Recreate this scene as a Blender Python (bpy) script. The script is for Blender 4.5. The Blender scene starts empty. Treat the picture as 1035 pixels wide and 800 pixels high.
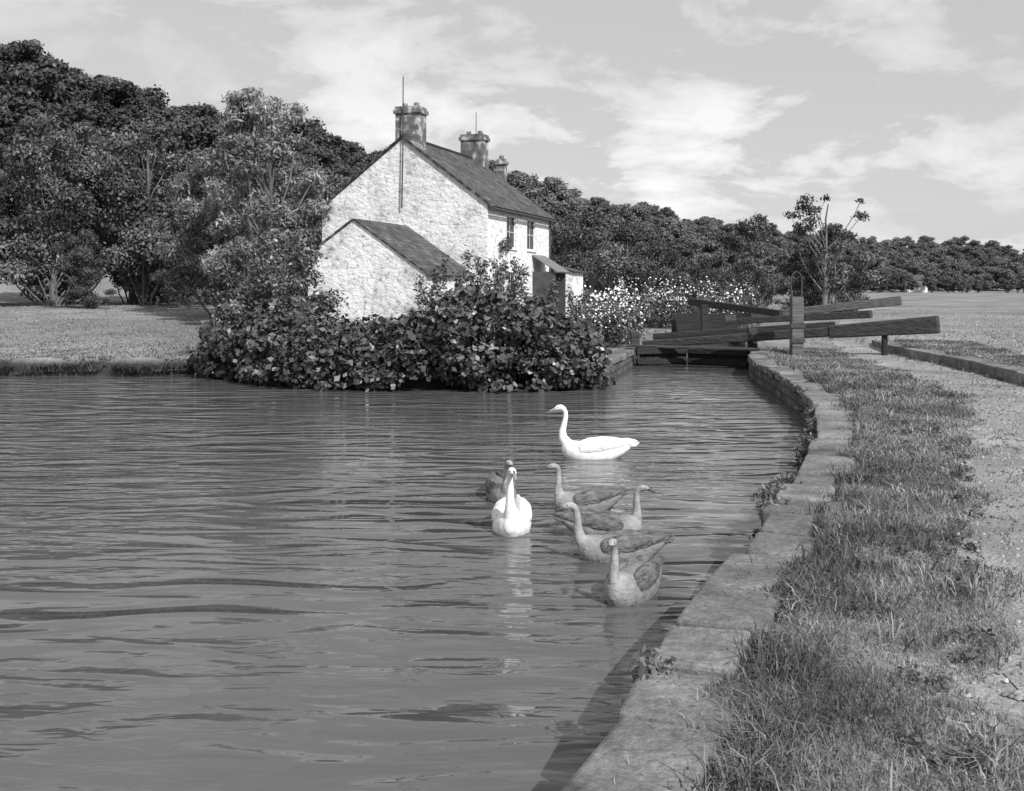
import bpy, math, random
import numpy as np
from mathutils import Vector, Matrix
random.seed(7); rng=np.random.default_rng(7)
scene=bpy.context.scene
COL=scene.collection
# ------------------------------------------------------------------ helpers
def link(o,parent=None):
    COL.objects.link(o)
    if parent: o.parent=parent
    return o
def empty(name,loc=(0,0,0),rz=0):
    e=bpy.data.objects.new(name,None); e.empty_display_size=.3
    e.location=loc; e.rotation_euler=(0,0,rz); return link(e)
def obj(name,verts,faces,mat,parent=None,smooth=False,mods=()):
    me=bpy.data.meshes.new(name); me.from_pydata([tuple(v) for v in verts],[],faces); me.update()
    if mat: me.materials.append(mat)
    if smooth: me.polygons.foreach_set("use_smooth",[True]*len(me.polygons))
    o=bpy.data.objects.new(name,me); return link(o,parent)
def quads_mesh(name,V,Q,mat):
    me=bpy.data.meshes.new(name)
    V=np.asarray(V,dtype=np.float32).reshape(-1,3); Q=np.asarray(Q,dtype=np.int32).reshape(-1,4)
    me.vertices.add(len(V)); me.vertices.foreach_set("co",V.ravel())
    me.loops.add(Q.size); me.loops.foreach_set("vertex_index",Q.ravel())
    me.polygons.add(len(Q)); me.polygons.foreach_set("loop_start",np.arange(0,Q.size,4,dtype=np.int32))
    me.polygons.foreach_set("loop_total",np.full(len(Q),4,dtype=np.int32))
    me.update(calc_edges=True)
    if mat: me.materials.append(mat)
    return me
class MB:
    def __init__(s): s.v=[]; s.f=[]
    def add(s,v,f):
        n=len(s.v); s.v+= [tuple(p) for p in v]; s.f+=[tuple(i+n for i in q) for q in f]
    def box(s,x0,x1,y0,y1,z0,z1):
        s.add([(x0,y0,z0),(x1,y0,z0),(x1,y1,z0),(x0,y1,z0),(x0,y0,z1),(x1,y0,z1),(x1,y1,z1),(x0,y1,z1)],
              [(0,3,2,1),(4,5,6,7),(0,1,5,4),(1,2,6,5),(2,3,7,6),(3,0,4,7)])
    def hexa(s,b,t):
        s.add(list(b)+list(t),[(0,3,2,1),(4,5,6,7),(0,1,5,4),(1,2,6,5),(2,3,7,6),(3,0,4,7)])
    def beam(s,p0,p1,w0,h0,w1,h1):
        p0=Vector(p0);p1=Vector(p1);d=(p1-p0).normalized();side=Vector((-d.y,d.x,0))
        if side.length<1e-3: side=Vector((1,0,0))
        side.normalize(); up=d.cross(side); up=up if up.z>=0 else -up
        def r(p,w,h): return [p-side*w/2-up*h/2,p+side*w/2-up*h/2,p+side*w/2+up*h/2,p-side*w/2+up*h/2]
        s.hexa(r(p0,w0,h0),r(p1,w1,h1))
    def tube(s,path,radii,n=7,flat=1.0):
        P=[Vector(p) for p in path]; rings=[]
        prev=None
        for i,p in enumerate(P):
            t=(P[min(i+1,len(P)-1)]-P[max(i-1,0)]).normalized()
            ref=prev if prev else (Vector((0,1,0)) if abs(t.y)<.8 else Vector((1,0,0)))
            a=(ref-t*ref.dot(t)).normalized(); b=t.cross(a); prev=a
            rings.append([p+a*math.cos(k*2*math.pi/n)*radii[i]*flat+b*math.sin(k*2*math.pi/n)*radii[i] for k in range(n)])
        v=[q for r in rings for q in r]; f=[]
        for i in range(len(P)-1):
            for k in range(n):
                k2=(k+1)%n; f.append((i*n+k,i*n+k2,(i+1)*n+k2,(i+1)*n+k))
        f.append(tuple(range(n-1,-1,-1))); f.append(tuple((len(P)-1)*n+k for k in range(n)))
        s.add(v,f)
    def loft(s,st,n=16):
        v=[];f=[]
        for (x,y,z,ry,rz) in st:
            for k in range(n):
                a=k*2*math.pi/n; v.append((x,y+ry*math.cos(a),z+rz*math.sin(a)))
        for i in range(len(st)-1):
            for k in range(n):
                k2=(k+1)%n; f.append((i*n+k,i*n+k2,(i+1)*n+k2,(i+1)*n+k))
        f.append(tuple(range(n-1,-1,-1))); f.append(tuple((len(st)-1)*n+k for k in range(n)))
        s.add(v,f)
    def make(s,name,mat,parent=None,smooth=False,bevel=0):
        o=obj(name,s.v,s.f,mat,parent,smooth)
        if bevel:
            m=o.modifiers.new("bevel",'BEVEL'); m.width=bevel; m.segments=2; m.limit_method='ANGLE'
        return o
def sstep(t): t=np.clip(t,0,1); return t*t*(3-2*t)
# ------------------------------------------------------------------ materials
def g(v): return (v,v,v,1)
def newmat(name):
    m=bpy.data.materials.new(name); m.use_nodes=True; nt=m.node_tree
    b=nt.nodes["Principled BSDF"]; b.inputs["Specular IOR Level"].default_value=.25
    return m,nt,b
def ramp(nt,stops):
    r=nt.nodes.new("ShaderNodeValToRGB"); e=r.color_ramp.elements
    e[0].position=stops[0][0]; e[0].color=g(stops[0][1]); e[1].position=stops[-1][0]; e[1].color=g(stops[-1][1])
    for p,v in stops[1:-1]:
        x=e.new(p); x.color=g(v)
    return r
def noise(nt,co,scale,detail=6,rough=.6,dist=0):
    n=nt.nodes.new("ShaderNodeTexNoise"); n.inputs["Scale"].default_value=scale; n.inputs["Detail"].default_value=detail
    n.inputs["Roughness"].default_value=rough; n.inputs["Distortion"].default_value=dist
    nt.links.new(co,n.inputs["Vector"]); return n
def mul(nt,a,b,mode='MULTIPLY',fac=1):
    m=nt.nodes.new("ShaderNodeMix"); m.data_type='RGBA'; m.blend_type=mode; m.inputs[0].default_value=fac
    for s,i in ((a,6),(b,7)):
        if hasattr(s,'links'): nt.links.new(s,m.inputs[i])
        else: m.inputs[i].default_value=g(s)
    return m.outputs[2]
def M(name,stops,scale=4,rough=.9,bump=.3,bscale=None,bdist=.02,fine=None,stretch=None):
    m,nt,b=newmat(name); tc=nt.nodes.new("ShaderNodeTexCoord").outputs["Object"]
    if stretch:
        mp=nt.nodes.new("ShaderNodeMapping"); mp.inputs["Scale"].default_value=stretch; nt.links.new(tc,mp.inputs[0]); tc=mp.outputs[0]
    n=noise(nt,tc,scale); r=ramp(nt,stops); nt.links.new(n.outputs["Fac"],r.inputs[0]); c=r.outputs[0]
    if fine:
        n2=noise(nt,tc,fine[0],4); r2=ramp(nt,[(.3,fine[1]),(.7,fine[2])]); nt.links.new(n2.outputs["Fac"],r2.inputs[0]); c=mul(nt,c,r2.outputs[0])
    nt.links.new(c,b.inputs["Base Color"]); b.inputs["Roughness"].default_value=rough
    if bump:
        nb=noise(nt,tc,bscale or scale*4,4); bp=nt.nodes.new("ShaderNodeBump"); bp.inputs["Strength"].default_value=bump; bp.inputs["Distance"].default_value=bdist
        nt.links.new(nb.outputs["Fac"],bp.inputs["Height"]); nt.links.new(bp.outputs[0],b.inputs["Normal"])
    return m
def leafmat(name,lo,hi,clump=.5,trans=.3,spec=.2,rough=.55,haze=0):
    m,nt,b=newmat(name); tc=nt.nodes.new("ShaderNodeTexCoord").outputs["Object"]
    ge=nt.nodes.new("ShaderNodeNewGeometry"); r=ramp(nt,[(0,lo),(.8,(lo+hi)/2),(1,hi)]); nt.links.new(ge.outputs["Random Per Island"],r.inputs[0])
    oi=nt.nodes.new("ShaderNodeObjectInfo"); ro=ramp(nt,[(0,.72),(1,1.4)]); nt.links.new(oi.outputs["Random"],ro.inputs[0])
    n=noise(nt,tc,clump,1); r2=ramp(nt,[(.35,.55),(.65,1.3)]); nt.links.new(n.outputs["Fac"],r2.inputs[0])
    c=mul(nt,mul(nt,r.outputs[0],r2.outputs[0]),ro.outputs[0])
    nt.links.new(c,b.inputs["Base Color"]); b.inputs["Roughness"].default_value=rough; b.inputs["Specular IOR Level"].default_value=spec
    if trans>0:
        tr=nt.nodes.new("ShaderNodeBsdfTranslucent"); nt.links.new(c,tr.inputs[0])
        mx=nt.nodes.new("ShaderNodeMixShader"); mx.inputs[0].default_value=trans
        nt.links.new(b.outputs[0],mx.inputs[1]); nt.links.new(tr.outputs[0],mx.inputs[2])
        nt.links.new(mx.outputs[0],nt.nodes["Material Output"].inputs[0])
    return m

leaf_bush=leafmat("bush_leaf",.045,.20,.9,0,.5,.4)
leaf_wood=leafmat("wood_leaf",.05,.18,.22,0,.3)
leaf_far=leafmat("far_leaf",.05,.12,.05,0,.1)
leaf_farther_hazed=leafmat("hazed_distant_leaf",.10,.18,.05,0,.1)  # paler than the nearer hill leaves: aerial haze put into the colour
leaf_willow=leafmat("willow_leaf",.12,.34,.4,.2,.4,.5)
grass_m=leafmat("grass_blade",.13,.42,1.2,.2)
weed_m=leafmat("weed_leaf",.09,.26,2,.2)
flower_m=leafmat("flower_petal",.5,.8,2,0)
bark=M("bark",[(.3,.08),(.7,.2)],3,bump=.6,bscale=12,bdist=.03)

def leaves(name,C,N,L,W,mat,parent=None,droop=0):
    C=np.asarray(C);n=len(C)
    N=N/np.linalg.norm(N,axis=1,keepdims=True)
    r=rng.normal(size=(n,3)); r[:,2]-=droop
    T=r-N*(r*N).sum(1,keepdims=True); T/=np.linalg.norm(T,axis=1,keepdims=True)
    B=np.cross(N,T); L=np.asarray(L).reshape(-1,1)*np.ones((n,1)); W=np.asarray(W).reshape(-1,1)*np.ones((n,1))
    V=np.stack([C-T*L/2,C+B*W/2-N*W*.15+T*L*.05,C+T*L/2-N*L*.12,C-B*W/2-N*W*.15+T*L*.05],1)
    Q=np.arange(n*4).reshape(n,4)
    return quads_mesh(name,V,Q,mat)
def clump_points(cl,per,shell=.45,nb=.8,upb=.35):
    Cs=[];Ns=[]
    for (cx,cy,cz,rx,ry,rz) in cl:
        k=int(per*(rx*ry*rz)**(2/3)) if per>0 else int(-per)
        d=rng.normal(size=(k,3)); d/=np.linalg.norm(d,axis=1,keepdims=True)
        rr=rng.random((k,1))**shell*(1+.12*rng.normal(size=(k,1)))
        p=d*rr*np.array([rx,ry,rz])+np.array([cx,cy,cz])
        nn=d*nb+rng.normal(size=(k,3))*.55; nn[:,2]+=upb
        Cs.append(p);Ns.append(nn)
    return np.concatenate(Cs),np.concatenate(Ns)
def limb(mb,a,b,r0,r1,bend=.15,seg=5,n=6):
    a=Vector(a);b=Vector(b);L=(b-a).length
    off=Vector((random.uniform(-1,1),random.uniform(-1,1),random.uniform(-.6,.2)))*bend*L
    pts=[];rs=[]
    for i in range(seg+1):
        t=i/seg; p=a.lerp(b,t)+off*math.sin(math.pi*t)+Vector((random.uniform(-1,1),random.uniform(-1,1),0))*.015*L
        pts.append(p); rs.append(r0+(r1-r0)*t)
    mb.tube(pts,rs,n); return pts
def tree_meshes(name,h,rad,nclump,per,lsize,lmat,base=.15,cl_r=(.16,.30),trunk_r=.02,ratio=.55,profile=None,droop=0,wander=.06,lobes=0):
    mb=MB(); top=Vector((random.uniform(-1,1)*h*wander,random.uniform(-1,1)*h*wander,h*.86))
    tp=limb(mb,(0,0,-.3),top,h*trunk_r,h*.004,.05,8,8)
    cl=[]; ph=random.uniform(0,6)
    for i in range(nclump):
        t=(i+random.random())/nclump; zc=h*(base+(.93-base)*t)
        pr=profile(t) if profile else math.sin(math.pi*min(1,(.12+.80*t)))**.6
        a=random.uniform(0,2*math.pi); R=rad*pr*random.uniform(.35,1.0)*(1+lobes*math.sin(3*a+ph+t*5))
        r=h*random.uniform(*cl_r)*(.65+.35*pr)
        c=(top.x*t+math.cos(a)*R,top.y*t+math.sin(a)*R,zc)
        cl.append((c[0],c[1],c[2],r,r,r*random.uniform(.5,.8)))
        k=max(0,min(len(tp)-1,int((zc/h-.22)*len(tp))))
        limb(mb,tp[k],c,h*trunk_r*.35*(1-.6*t),h*.0025,.12,4,5)
    C,N=clump_points(cl,per)
    C[:,2]=np.maximum(C[:,2],.1)
    sz=lsize*rng.uniform(.6,1.35,len(C))
    fm=leaves(name+"_foliage",C,N,sz,sz*ratio,lmat,droop=droop)
    wm=bpy.data.meshes.new(name+"_wood"); wm.from_pydata([tuple(v) for v in mb.v],[],mb.f); wm.materials.append(bark); wm.update()
    return wm,fm
def put_tree(name,meshes,loc,s=1,rz=0,parent=None,sz=None,wood=True):
    if parent is None:
        e=empty(name,loc,rz); e.scale=(s,s,sz or s)
        for m,nm in zip(meshes,("trunk_and_limbs","foliage")): link(bpy.data.objects.new(nm,m),e)
        return e
    for m,nm in zip(meshes,("trunks","foliage")):
        if nm=="trunks" and not wood: continue
        o=bpy.data.objects.new(nm,m); link(o,parent); o.location=loc; o.rotation_euler=(0,0,rz); o.scale=(s,s,sz or s)
# ------------------------------------------------------------------ plan of the place
right_edge=[(-3.4,-6),(-1.2,0),(.24,3.857),(.51,4.5),(.67,4.97),(1.09,6.1),(1.67,7.4),(2.34,9),(3.3,11.45),(3.97,13.5),(4.62,15.75),(5.2,18.9),(5.58,22.2),(5.8,24.5),(6.15,27),(6.9,30),(9.4,43)]
left_lock=[(6.5,43.5),(3.6,30.5),(2.2,24.6)]
left_shore=[(1.6,23.8),(-1,23.5),(-3,23.8),(-5,24),(-6.6,25.6),(-8.2,27.4),(-9.5,26.2),(-11,26.8),(-12.5,26.4),(-14.5,27.2),(-18,27),(-24,28.5),(-32,29),(-40,20),(-40,-6)]
poly=np.array(right_edge+left_lock+left_shore)
def sdist(X,Y):
    P=np.stack([X.ravel(),Y.ravel()],1); n=len(poly); best=np.full(len(P),1e9); ins=np.zeros(len(P),bool)
    for i in range(n):
        a=poly[i];b=poly[(i+1)%n];ab=b-a; t=np.clip(((P-a)@ab)/(ab@ab),0,1)
        d=np.linalg.norm(P-(a+t[:,None]*ab),axis=1); best=np.minimum(best,d)
        c=((a[1]>P[:,1])!=(b[1]>P[:,1])); 
        with np.errstate(all='ignore'): xi=(b[0]-a[0])*(P[:,1]-a[1])/(b[1]-a[1]+1e-12)+a[0]
        ins^= c&(P[:,0]<xi)
    return np.where(ins,-best,best).reshape(X.shape)
BB=[-.9,-.466,-.38,-.207,-.007,.164,.27,.47,.9]
D1=[150,150,155,175,240,330,420,620,620]; D0=[80,80,80,85,110,170,260,400,400]
def land(X,Y):
    X=np.asarray(X,float);Y=np.asarray(Y,float)
    b=X/np.maximum(Y,20)
    d1=np.interp(b,BB,D1); d0=np.interp(b,BB,D0)
    H=np.interp(b,BB,[30,25,20,18,18,16,13,16,16])
    z=.46+H*sstep((Y-d0)/(d1-d0))
    z+=.75*sstep((Y-31)/32)*sstep((-X-6)/7)
    z+=.03*np.sin(X*1.3+Y*.7)*np.sin(Y*1.1-X*.4)*sstep((Y-1)/6)*sstep(np.abs(X-4)/8)
    ke=np.interp(Y,[16,18.5,21.3,28.5,34],[9.2,9.5,9.95,10.4,11.2])
    z+=.20*sstep((X-ke-.05)/.15)*sstep((Y-16)/1.5)*(1-sstep((Y-36)/8))
    return z
xs=np.unique(np.concatenate([np.arange(-20,14,.2),np.arange(-80,80,1.25),np.arange(-700,700,9),[-3000,-2000,-1200,1200,2000,3000]]).round(3))
ys=np.unique(np.concatenate([np.arange(-7,46,.2),np.arange(46,140,1.5),np.arange(140,760,7),[-2000,-600,-200,-80,-30,-12,900,1300,2000,3500]]).round(3))
X,Y=np.meshgrid(xs,ys); SD=sdist(X,Y)
Z=-.9+(land(X,Y)+.9)*sstep((SD-.02)/.42)
V=np.stack([X,Y,Z],-1).reshape(-1,3); ny,nx=X.shape; I=np.arange(ny*nx).reshape(ny,nx)
Q=np.stack([I[:-1,:-1],I[:-1,1:],I[1:,1:],I[1:,:-1]],-1).reshape(-1,4)
m,nt,b=newmat("grass_ground"); tc=nt.nodes.new("ShaderNodeTexCoord").outputs["Object"]
n1=noise(nt,tc,.12,4); r1=ramp(nt,[(.3,.16),(.5,.25),(.7,.36)]); nt.links.new(n1.outputs[0],r1.inputs[0])
n2=noise(nt,tc,5,5,.75); r2=ramp(nt,[(.3,.5),(.7,1.2)]); nt.links.new(n2.outputs[0],r2.inputs[0])
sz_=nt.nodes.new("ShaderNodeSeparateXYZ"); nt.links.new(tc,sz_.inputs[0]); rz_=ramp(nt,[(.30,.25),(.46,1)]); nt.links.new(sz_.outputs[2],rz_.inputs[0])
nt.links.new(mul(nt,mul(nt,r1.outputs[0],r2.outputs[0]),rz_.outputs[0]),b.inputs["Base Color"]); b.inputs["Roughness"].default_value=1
bp=nt.nodes.new("ShaderNodeBump"); bp.inputs["Strength"].default_value=.7; bp.inputs["Distance"].default_value=.05
n3=noise(nt,tc,14,3,.75); nt.links.new(n3.outputs[0],bp.inputs["Height"]); nt.links.new(bp.outputs[0],b.inputs["Normal"])
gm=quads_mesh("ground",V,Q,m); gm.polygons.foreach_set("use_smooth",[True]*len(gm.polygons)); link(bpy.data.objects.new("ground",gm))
# ------------------------------------------------------------------ water
m,nt,b=newmat("canal_water"); tc=nt.nodes.new("ShaderNodeTexCoord").outputs["Object"]
mp=nt.nodes.new("ShaderNodeMapping"); mp.inputs["Scale"].default_value=(.5,1.7,1); mp.inputs["Rotation"].default_value=(0,0,.16); nt.links.new(tc,mp.inputs[0])
b.inputs["Base Color"].default_value=g(.092); b.inputs["Roughness"].default_value=.02; b.inputs["IOR"].default_value=1.33; b.inputs["Specular IOR Level"].default_value=.5
na=noise(nt,mp.outputs[0],1.35,1.2,.4,1.1); nb_=noise(nt,mp.outputs[0],5.0,2,.5,.5)
npatch=noise(nt,tc,.22,3); rp=ramp(nt,[(.42,.08),(.62,1)]); nt.links.new(npatch.outputs[0],rp.inputs[0])
npa=noise(nt,tc,.17,2); rpa=ramp(nt,[(.42,.28),(.60,1)]); nt.links.new(npa.outputs[0],rpa.inputs[0])
b1=nt.nodes.new("ShaderNodeBump"); b1.inputs["Distance"].default_value=.14; nt.links.new(rpa.outputs[0],b1.inputs["Strength"]); nt.links.new(na.outputs[0],b1.inputs["Height"])
b2=nt.nodes.new("ShaderNodeBump"); b2.inputs["Distance"].default_value=.032; nt.links.new(rp.outputs[0],b2.inputs["Strength"]); nt.links.new(nb_.outputs[0],b2.inputs["Height"]); nt.links.new(b1.outputs[0],b2.inputs["Normal"])
nt.links.new(b2.outputs[0],b.inputs["Normal"])
obj("water",[(-60,-6.5,0),(12,-6.5,0),(12,44.5,0),(-60,44.5,0)],[(0,1,2,3)],m)
# ------------------------------------------------------------------ canal walls and coping
def resample(pts,step):
    P=[Vector((p[0],p[1],0)) for p in pts]; out=[]
    for i in range(len(P)-1):
        p0=P[max(i-1,0)];p1=P[i];p2=P[i+1];p3=P[min(i+2,len(P)-1)]
        k=max(1,int((p2-p1).length/step))
        for j in range(k):
            t=j/k; out.append(.5*((2*p1)+(p2-p0)*t+(2*p0-5*p1+4*p2-p3)*t*t+(-p0+3*p1-3*p2+p3)*t**3))
    out.append(P[-1]); return out
stone,nt,b=newmat("masonry"); tc=nt.nodes.new("ShaderNodeTexCoord").outputs["UV"]; tco=nt.nodes.new("ShaderNodeTexCoord").outputs["Object"]
br=nt.nodes.new("ShaderNodeTexBrick"); nt.links.new(tc,br.inputs[0]); br.inputs["Scale"].default_value=1; br.inputs["Brick Width"].default_value=.5; br.inputs["Row Height"].default_value=.17; br.inputs["Mortar Size"].default_value=.014
br.inputs["Color1"].default_value=g(.07); br.inputs["Color2"].default_value=g(.14); br.inputs["Mortar"].default_value=g(.03); 
nn=noise(nt,tco,6,6); rr=ramp(nt,[(.3,.5),(.7,1.4)]); nt.links.new(nn.outputs[0],rr.inputs[0])
nt.links.new(mul(nt,br.outputs[0],rr.outputs[0]),b.inputs["Base Color"]); b.inputs["Roughness"].default_value=.9
bp=nt.nodes.new("ShaderNodeBump"); bp.inputs["Distance"].default_value=.05; bp.inputs["Strength"].default_value=.8; nt.links.new(mul(nt,br.outputs[0],nn.outputs[0],'ADD'),bp.inputs["Height"]); nt.links.new(bp.outputs[0],b.inputs["Normal"])
coping_m,nt,b=newmat("coping_stone"); tc=nt.nodes.new("ShaderNodeTexCoord").outputs["Object"]; ge=nt.nodes.new("ShaderNodeNewGeometry")
ri=ramp(nt,[(0,.7),(1,1.3)]); nt.links.new(ge.outputs["Random Per Island"],ri.inputs[0])
n1=noise(nt,tc,2.2,7,.65); r1=ramp(nt,[(.32,.10),(.5,.20),(.7,.30)]); nt.links.new(n1.outputs[0],r1.inputs[0])
n2=noise(nt,tc,22,5,.7); r2=ramp(nt,[(.3,.55),(.7,1.2)]); nt.links.new(n2.outputs[0],r2.inputs[0])
nt.links.new(mul(nt,mul(nt,r1.outputs[0],r2.outputs[0]),ri.outputs[0]),b.inputs["Base Color"]); b.inputs["Roughness"].default_value=.95
bp=nt.nodes.new("ShaderNodeBump"); bp.inputs["Distance"].default_value=.035; bp.inputs["Strength"].default_value=.9; n3=noise(nt,tc,12,6,.7); nt.links.new(n3.outputs[0],bp.inputs["Height"]); nt.links.new(bp.outputs[0],b.inputs["Normal"])
def canal_side(pts,wname,cname,sgn,cw=.47):
    P=resample(pts,.4); me=bpy.data.meshes.new(wname); v=[];f=[];s=0;S=[0]
    for i,p in enumerate(P):
        if i: s+=(p-P[i-1]).length; S.append(s)
        v+=[(p.x,p.y,-.9),(p.x,p.y,.335)]
        if i: f.append((2*i-2,2*i,2*i+1,2*i-1) if sgn>0 else (2*i-2,2*i-1,2*i+1,2*i))
    me.from_pydata(v,[],f); ul=me.uv_layers.new()
    for l in me.loops:
        k=l.vertex_index; ul.data[l.index].uv=(S[k//2],v[k][2])
    me.materials.append(stone); link(bpy.data.objects.new(wname,me))
    mb=MB(); s=0; tot=S[-1]
    def at(q):
        q=max(0,min(q,tot-1e-4)); i=int(np.searchsorted(S,q,side='right'))-1; i=min(i,len(P)-2)
        t=(q-S[i])/(S[i+1]-S[i]); p=P[i].lerp(P[i+1],t); d=(P[i+1]-P[i]).normalized(); return p,Vector((d.y,-d.x,0))*sgn
    while s<tot-.3:
        L=random.uniform(.5,1.0); gp=random.uniform(.012,.03)
        a,na_=at(s+gp);c,nc=at(min(s+L-gp,tot)); z=.505+random.uniform(-.022,.02); w=cw+random.uniform(-.10,.09); o=random.uniform(-.035,.045)
        j=lambda:Vector((random.uniform(-.024,.024),random.uniform(-.024,.024),0))
        q=[a-na_*.02+na_*o+j(),c-nc*.02+nc*o+j(),c+nc*(w)+j(),a+na_*(w)+j()]
        if sgn<0: q=[q[0],q[3],q[2],q[1]]
        zz=[z+random.uniform(-.014,.014) for _ in range(4)]
        mb.hexa([Vector((p.x,p.y,.338)) for p in q][::-1],[Vector((p.x,p.y,h)) for p,h in zip(q,zz)][::-1])
        s+=L
    return mb.make(cname,coping_m,bevel=.024)
canal_side(right_edge,"canal_wall","coping_stones",1)
canal_side([(1.9,24.2)]+left_lock[::-1][0:],"lock_wall","lock_coping_stones",-1,.4)
mb=MB()
kp=[(9.2,16.2),(9.5,18.6),(9.7,20.9),(9.95,22.3),(10.1,24.5),(10.25,26.6),(10.4,28.6),(10.9,31.5)]
for a,c in zip(kp[:-1],kp[1:]):
    for t0,t1 in ((0,.49),(.5,.995)):
        p=Vector(a).lerp(Vector(c),t0);q=Vector(a).lerp(Vector(c),t1); d=(q-p).normalized(); n=Vector((d.y,-d.x))
        h=random.uniform(.67,.70)
        mb.hexa([(v_.x,v_.y,.3) for v_ in (p,p+n*.5,q+n*.5,q)],[(v_.x,v_.y,h) for v_ in (p,p+n*.5,q+n*.5,q)])
mb.make("stone_kerb",coping_m,bevel=.02)
# ------------------------------------------------------------------ gravel path
def edge_x(y): return np.interp(y,[p[1] for p in right_edge],[p[0] for p in right_edge])
PY=[-6,0,3.8,4.6,9,13,17.2,22,28,34,60,110]; PX=[-1.6,.6,1.98,2.2,3.85,5.7,7.5,8.3,8.9,10.5,19,38]
def path_l(y): return np.interp(y,PY,PX)
gravel=M("gravel",[(.35,.22),(.5,.33),(.65,.42)],1.1,bump=.9,bscale=40,bdist=.03,fine=(45,.5,1.25))
mb_v=[];mb_f=[]
yy=np.concatenate([np.arange(-6,30,.25),np.arange(30,110,1.)])
for i,y in enumerate(yy):
    x0=float(path_l(y))+.06*math.sin(y*3)+.05*math.sin(y*7.3); w=1.75 if y<18 else 1.75-.6*min(1,(y-18)/8)
    for t in range(9):
        x=x0+w*t/8; mb_v.append((x,y,float(land(x,y))+.006))
    if i:
        for t in range(8): a=(i-1)*9+t; mb_f.append((a,a+1,a+10,a+9))
obj("gravel_path",mb_v,mb_f,gravel,smooth=True)
n=4500; py=rng.uniform(3,22,n); px=path_l(py)+rng.uniform(-.25,1.6,n); s=rng.uniform(.005,.018,n)
base=np.array([(-1,-1,0),(1,-1,0),(1,1,0),(-1,1,0),(-.6,-.6,.8),(.6,-.6,.8),(.6,.6,.8),(-.6,.6,.8)])
ang=rng.uniform(0,6.28,n); ca,sa=np.cos(ang),np.sin(ang)
B=base[None]*s[:,None,None]*rng.uniform(.6,1.3,(n,1,3)); R=np.stack([B[...,0]*ca[:,None]-B[...,1]*sa[:,None],B[...,0]*sa[:,None]+B[...,1]*ca[:,None],B[...,2]],-1)
R+=np.stack([px,py,land(px,py)+.006],-1)[:,None]
q0=np.array([(4,5,6,7),(0,1,5,4),(1,2,6,5),(2,3,7,6),(3,0,4,7)]); Q=(q0[None]+8*np.arange(n)[:,None,None]).reshape(-1,4)
link(bpy.data.objects.new("pebbles",quads_mesh("pebbles",R.reshape(-1,3),Q,leafmat("pebble",.15,.5,1,0))))
# ------------------------------------------------------------------ grass
def blades(name,px,py,pz,h,w,mat,lean=.45):
    n=len(px); a=rng.uniform(0,2*np.pi,n); d=np.stack([np.cos(a),np.sin(a),np.zeros(n)],-1)
    a2=a+rng.uniform(-1.6,1.6,n); e=np.stack([np.cos(a2),np.sin(a2),np.zeros(n)],-1)
    p=np.stack([px,py,pz],-1); h=h[:,None]; w=np.asarray(w).reshape(-1,1); l=rng.uniform(.1,1,(n,1))*lean*2; up=np.array([0,0,1.])
    m1=p+up*h*.55+d*h*l*.3; t=p+up*h*(1-.35*l)+d*h*l
    V=np.stack([p-e*w,p+e*w,m1+e*w*.8,m1-e*w*.8,t+e*w*.1,t-e*w*.1],1)
    i=6*np.arange(n)[:,None]; Q=np.concatenate([i+np.array([0,1,2,3]),i+np.array([3,2,4,5])],0)
    return link(bpy.data.objects.new(name,quads_mesh(name,V,Q,mat)))
def patch_noise(x,y): return .5+.25*np.sin(x*2.1+1.3*np.sin(y*1.7))+.25*np.sin(y*2.9+x*1.1+1.1*np.sin(x*3.3))
PXs=[];PYs=[];Hs=[];Ws=[]
for (y0,y1,dens,w) in ((2.6,6,7000,.0028),(6,10,4200,.004),(10,16,1900,.006),(16,31,700,.010)):
    xw=6.5 if y1>16 else 5
    n=int(dens*(y1-y0)*xw); y=rng.uniform(y0,y1,n); x=edge_x(y)+rng.uniform(.1,xw,n)
    ed=x-edge_x(y); pl=path_l(y)+.15*np.sin(y*2.3)+.1*np.sin(y*5.1); inp=(x>pl+.1)&(x<pl+1.6)
    u=rng.random(n); pn=patch_noise(x,y); enc=.46+.08*np.sin(y*3.7)+.06*np.sin(y*9.1)
    keep=((ed>enc)|(u<.06*np.clip((ed-.1)/.2,0,1)))&(~inp|(u<.04*pn))&(x<(y*.52+.6))
    soft=np.clip((pl+.15-x)/.7,0,1); keep&=inp|(x>pl+1.6)|(u<.25+.75*soft)
    keep&=(u<.35+.8*pn)
    x=x[keep];y=y[keep];ed=ed[keep];pn=pn[keep]
    fr=np.exp(-((ed-.68)/.2)**2)
    h=(.03+.045*pn+.05*fr*patch_noise(x*2.2,y*2))*rng.uniform(.5,1.5,len(x))*(1+.2*(y1>10))
    PXs.append(x);PYs.append(y);Hs.append(h);Ws.append(np.full(len(x),w)*rng.uniform(.6,1.3,len(x)))
x=np.concatenate(PXs);y=np.concatenate(PYs)
blades("grass_verge",x,y,land(x,y)+.0,np.concatenate(Hs),np.concatenate(Ws),grass_m,.8)
tx=[];ty=[];th=[]
for i in range(190):
    y=random.uniform(3,24); x=float(edge_x(y))+random.choice([random.uniform(.45,.72),random.uniform(.55,1.6)]); k=45; R=random.uniform(.04,.11)
    tx.append(x+rng.normal(size=k)*R);ty.append(y+rng.normal(size=k)*R);th.append(rng.uniform(.08,.21,k)*random.uniform(.6,1.1))
x=np.concatenate(tx);y=np.concatenate(ty)
blades("grass_tufts",x,y,land(x,y),np.concatenate(th),.0035+.0003*y,grass_m,.7)
n=40000; y=27+rng.random(n)**1.4*36; x=-6-rng.random(n)*(y*.52-4); s=sdist(x,y); k=s>.15; x=x[k];y=y[k]
blades("meadow_grass",x,y,land(x,y)-.01,rng.uniform(.02,.08,len(x)),rng.uniform(.01,.022,len(x)),grass_m,.9)
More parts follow.
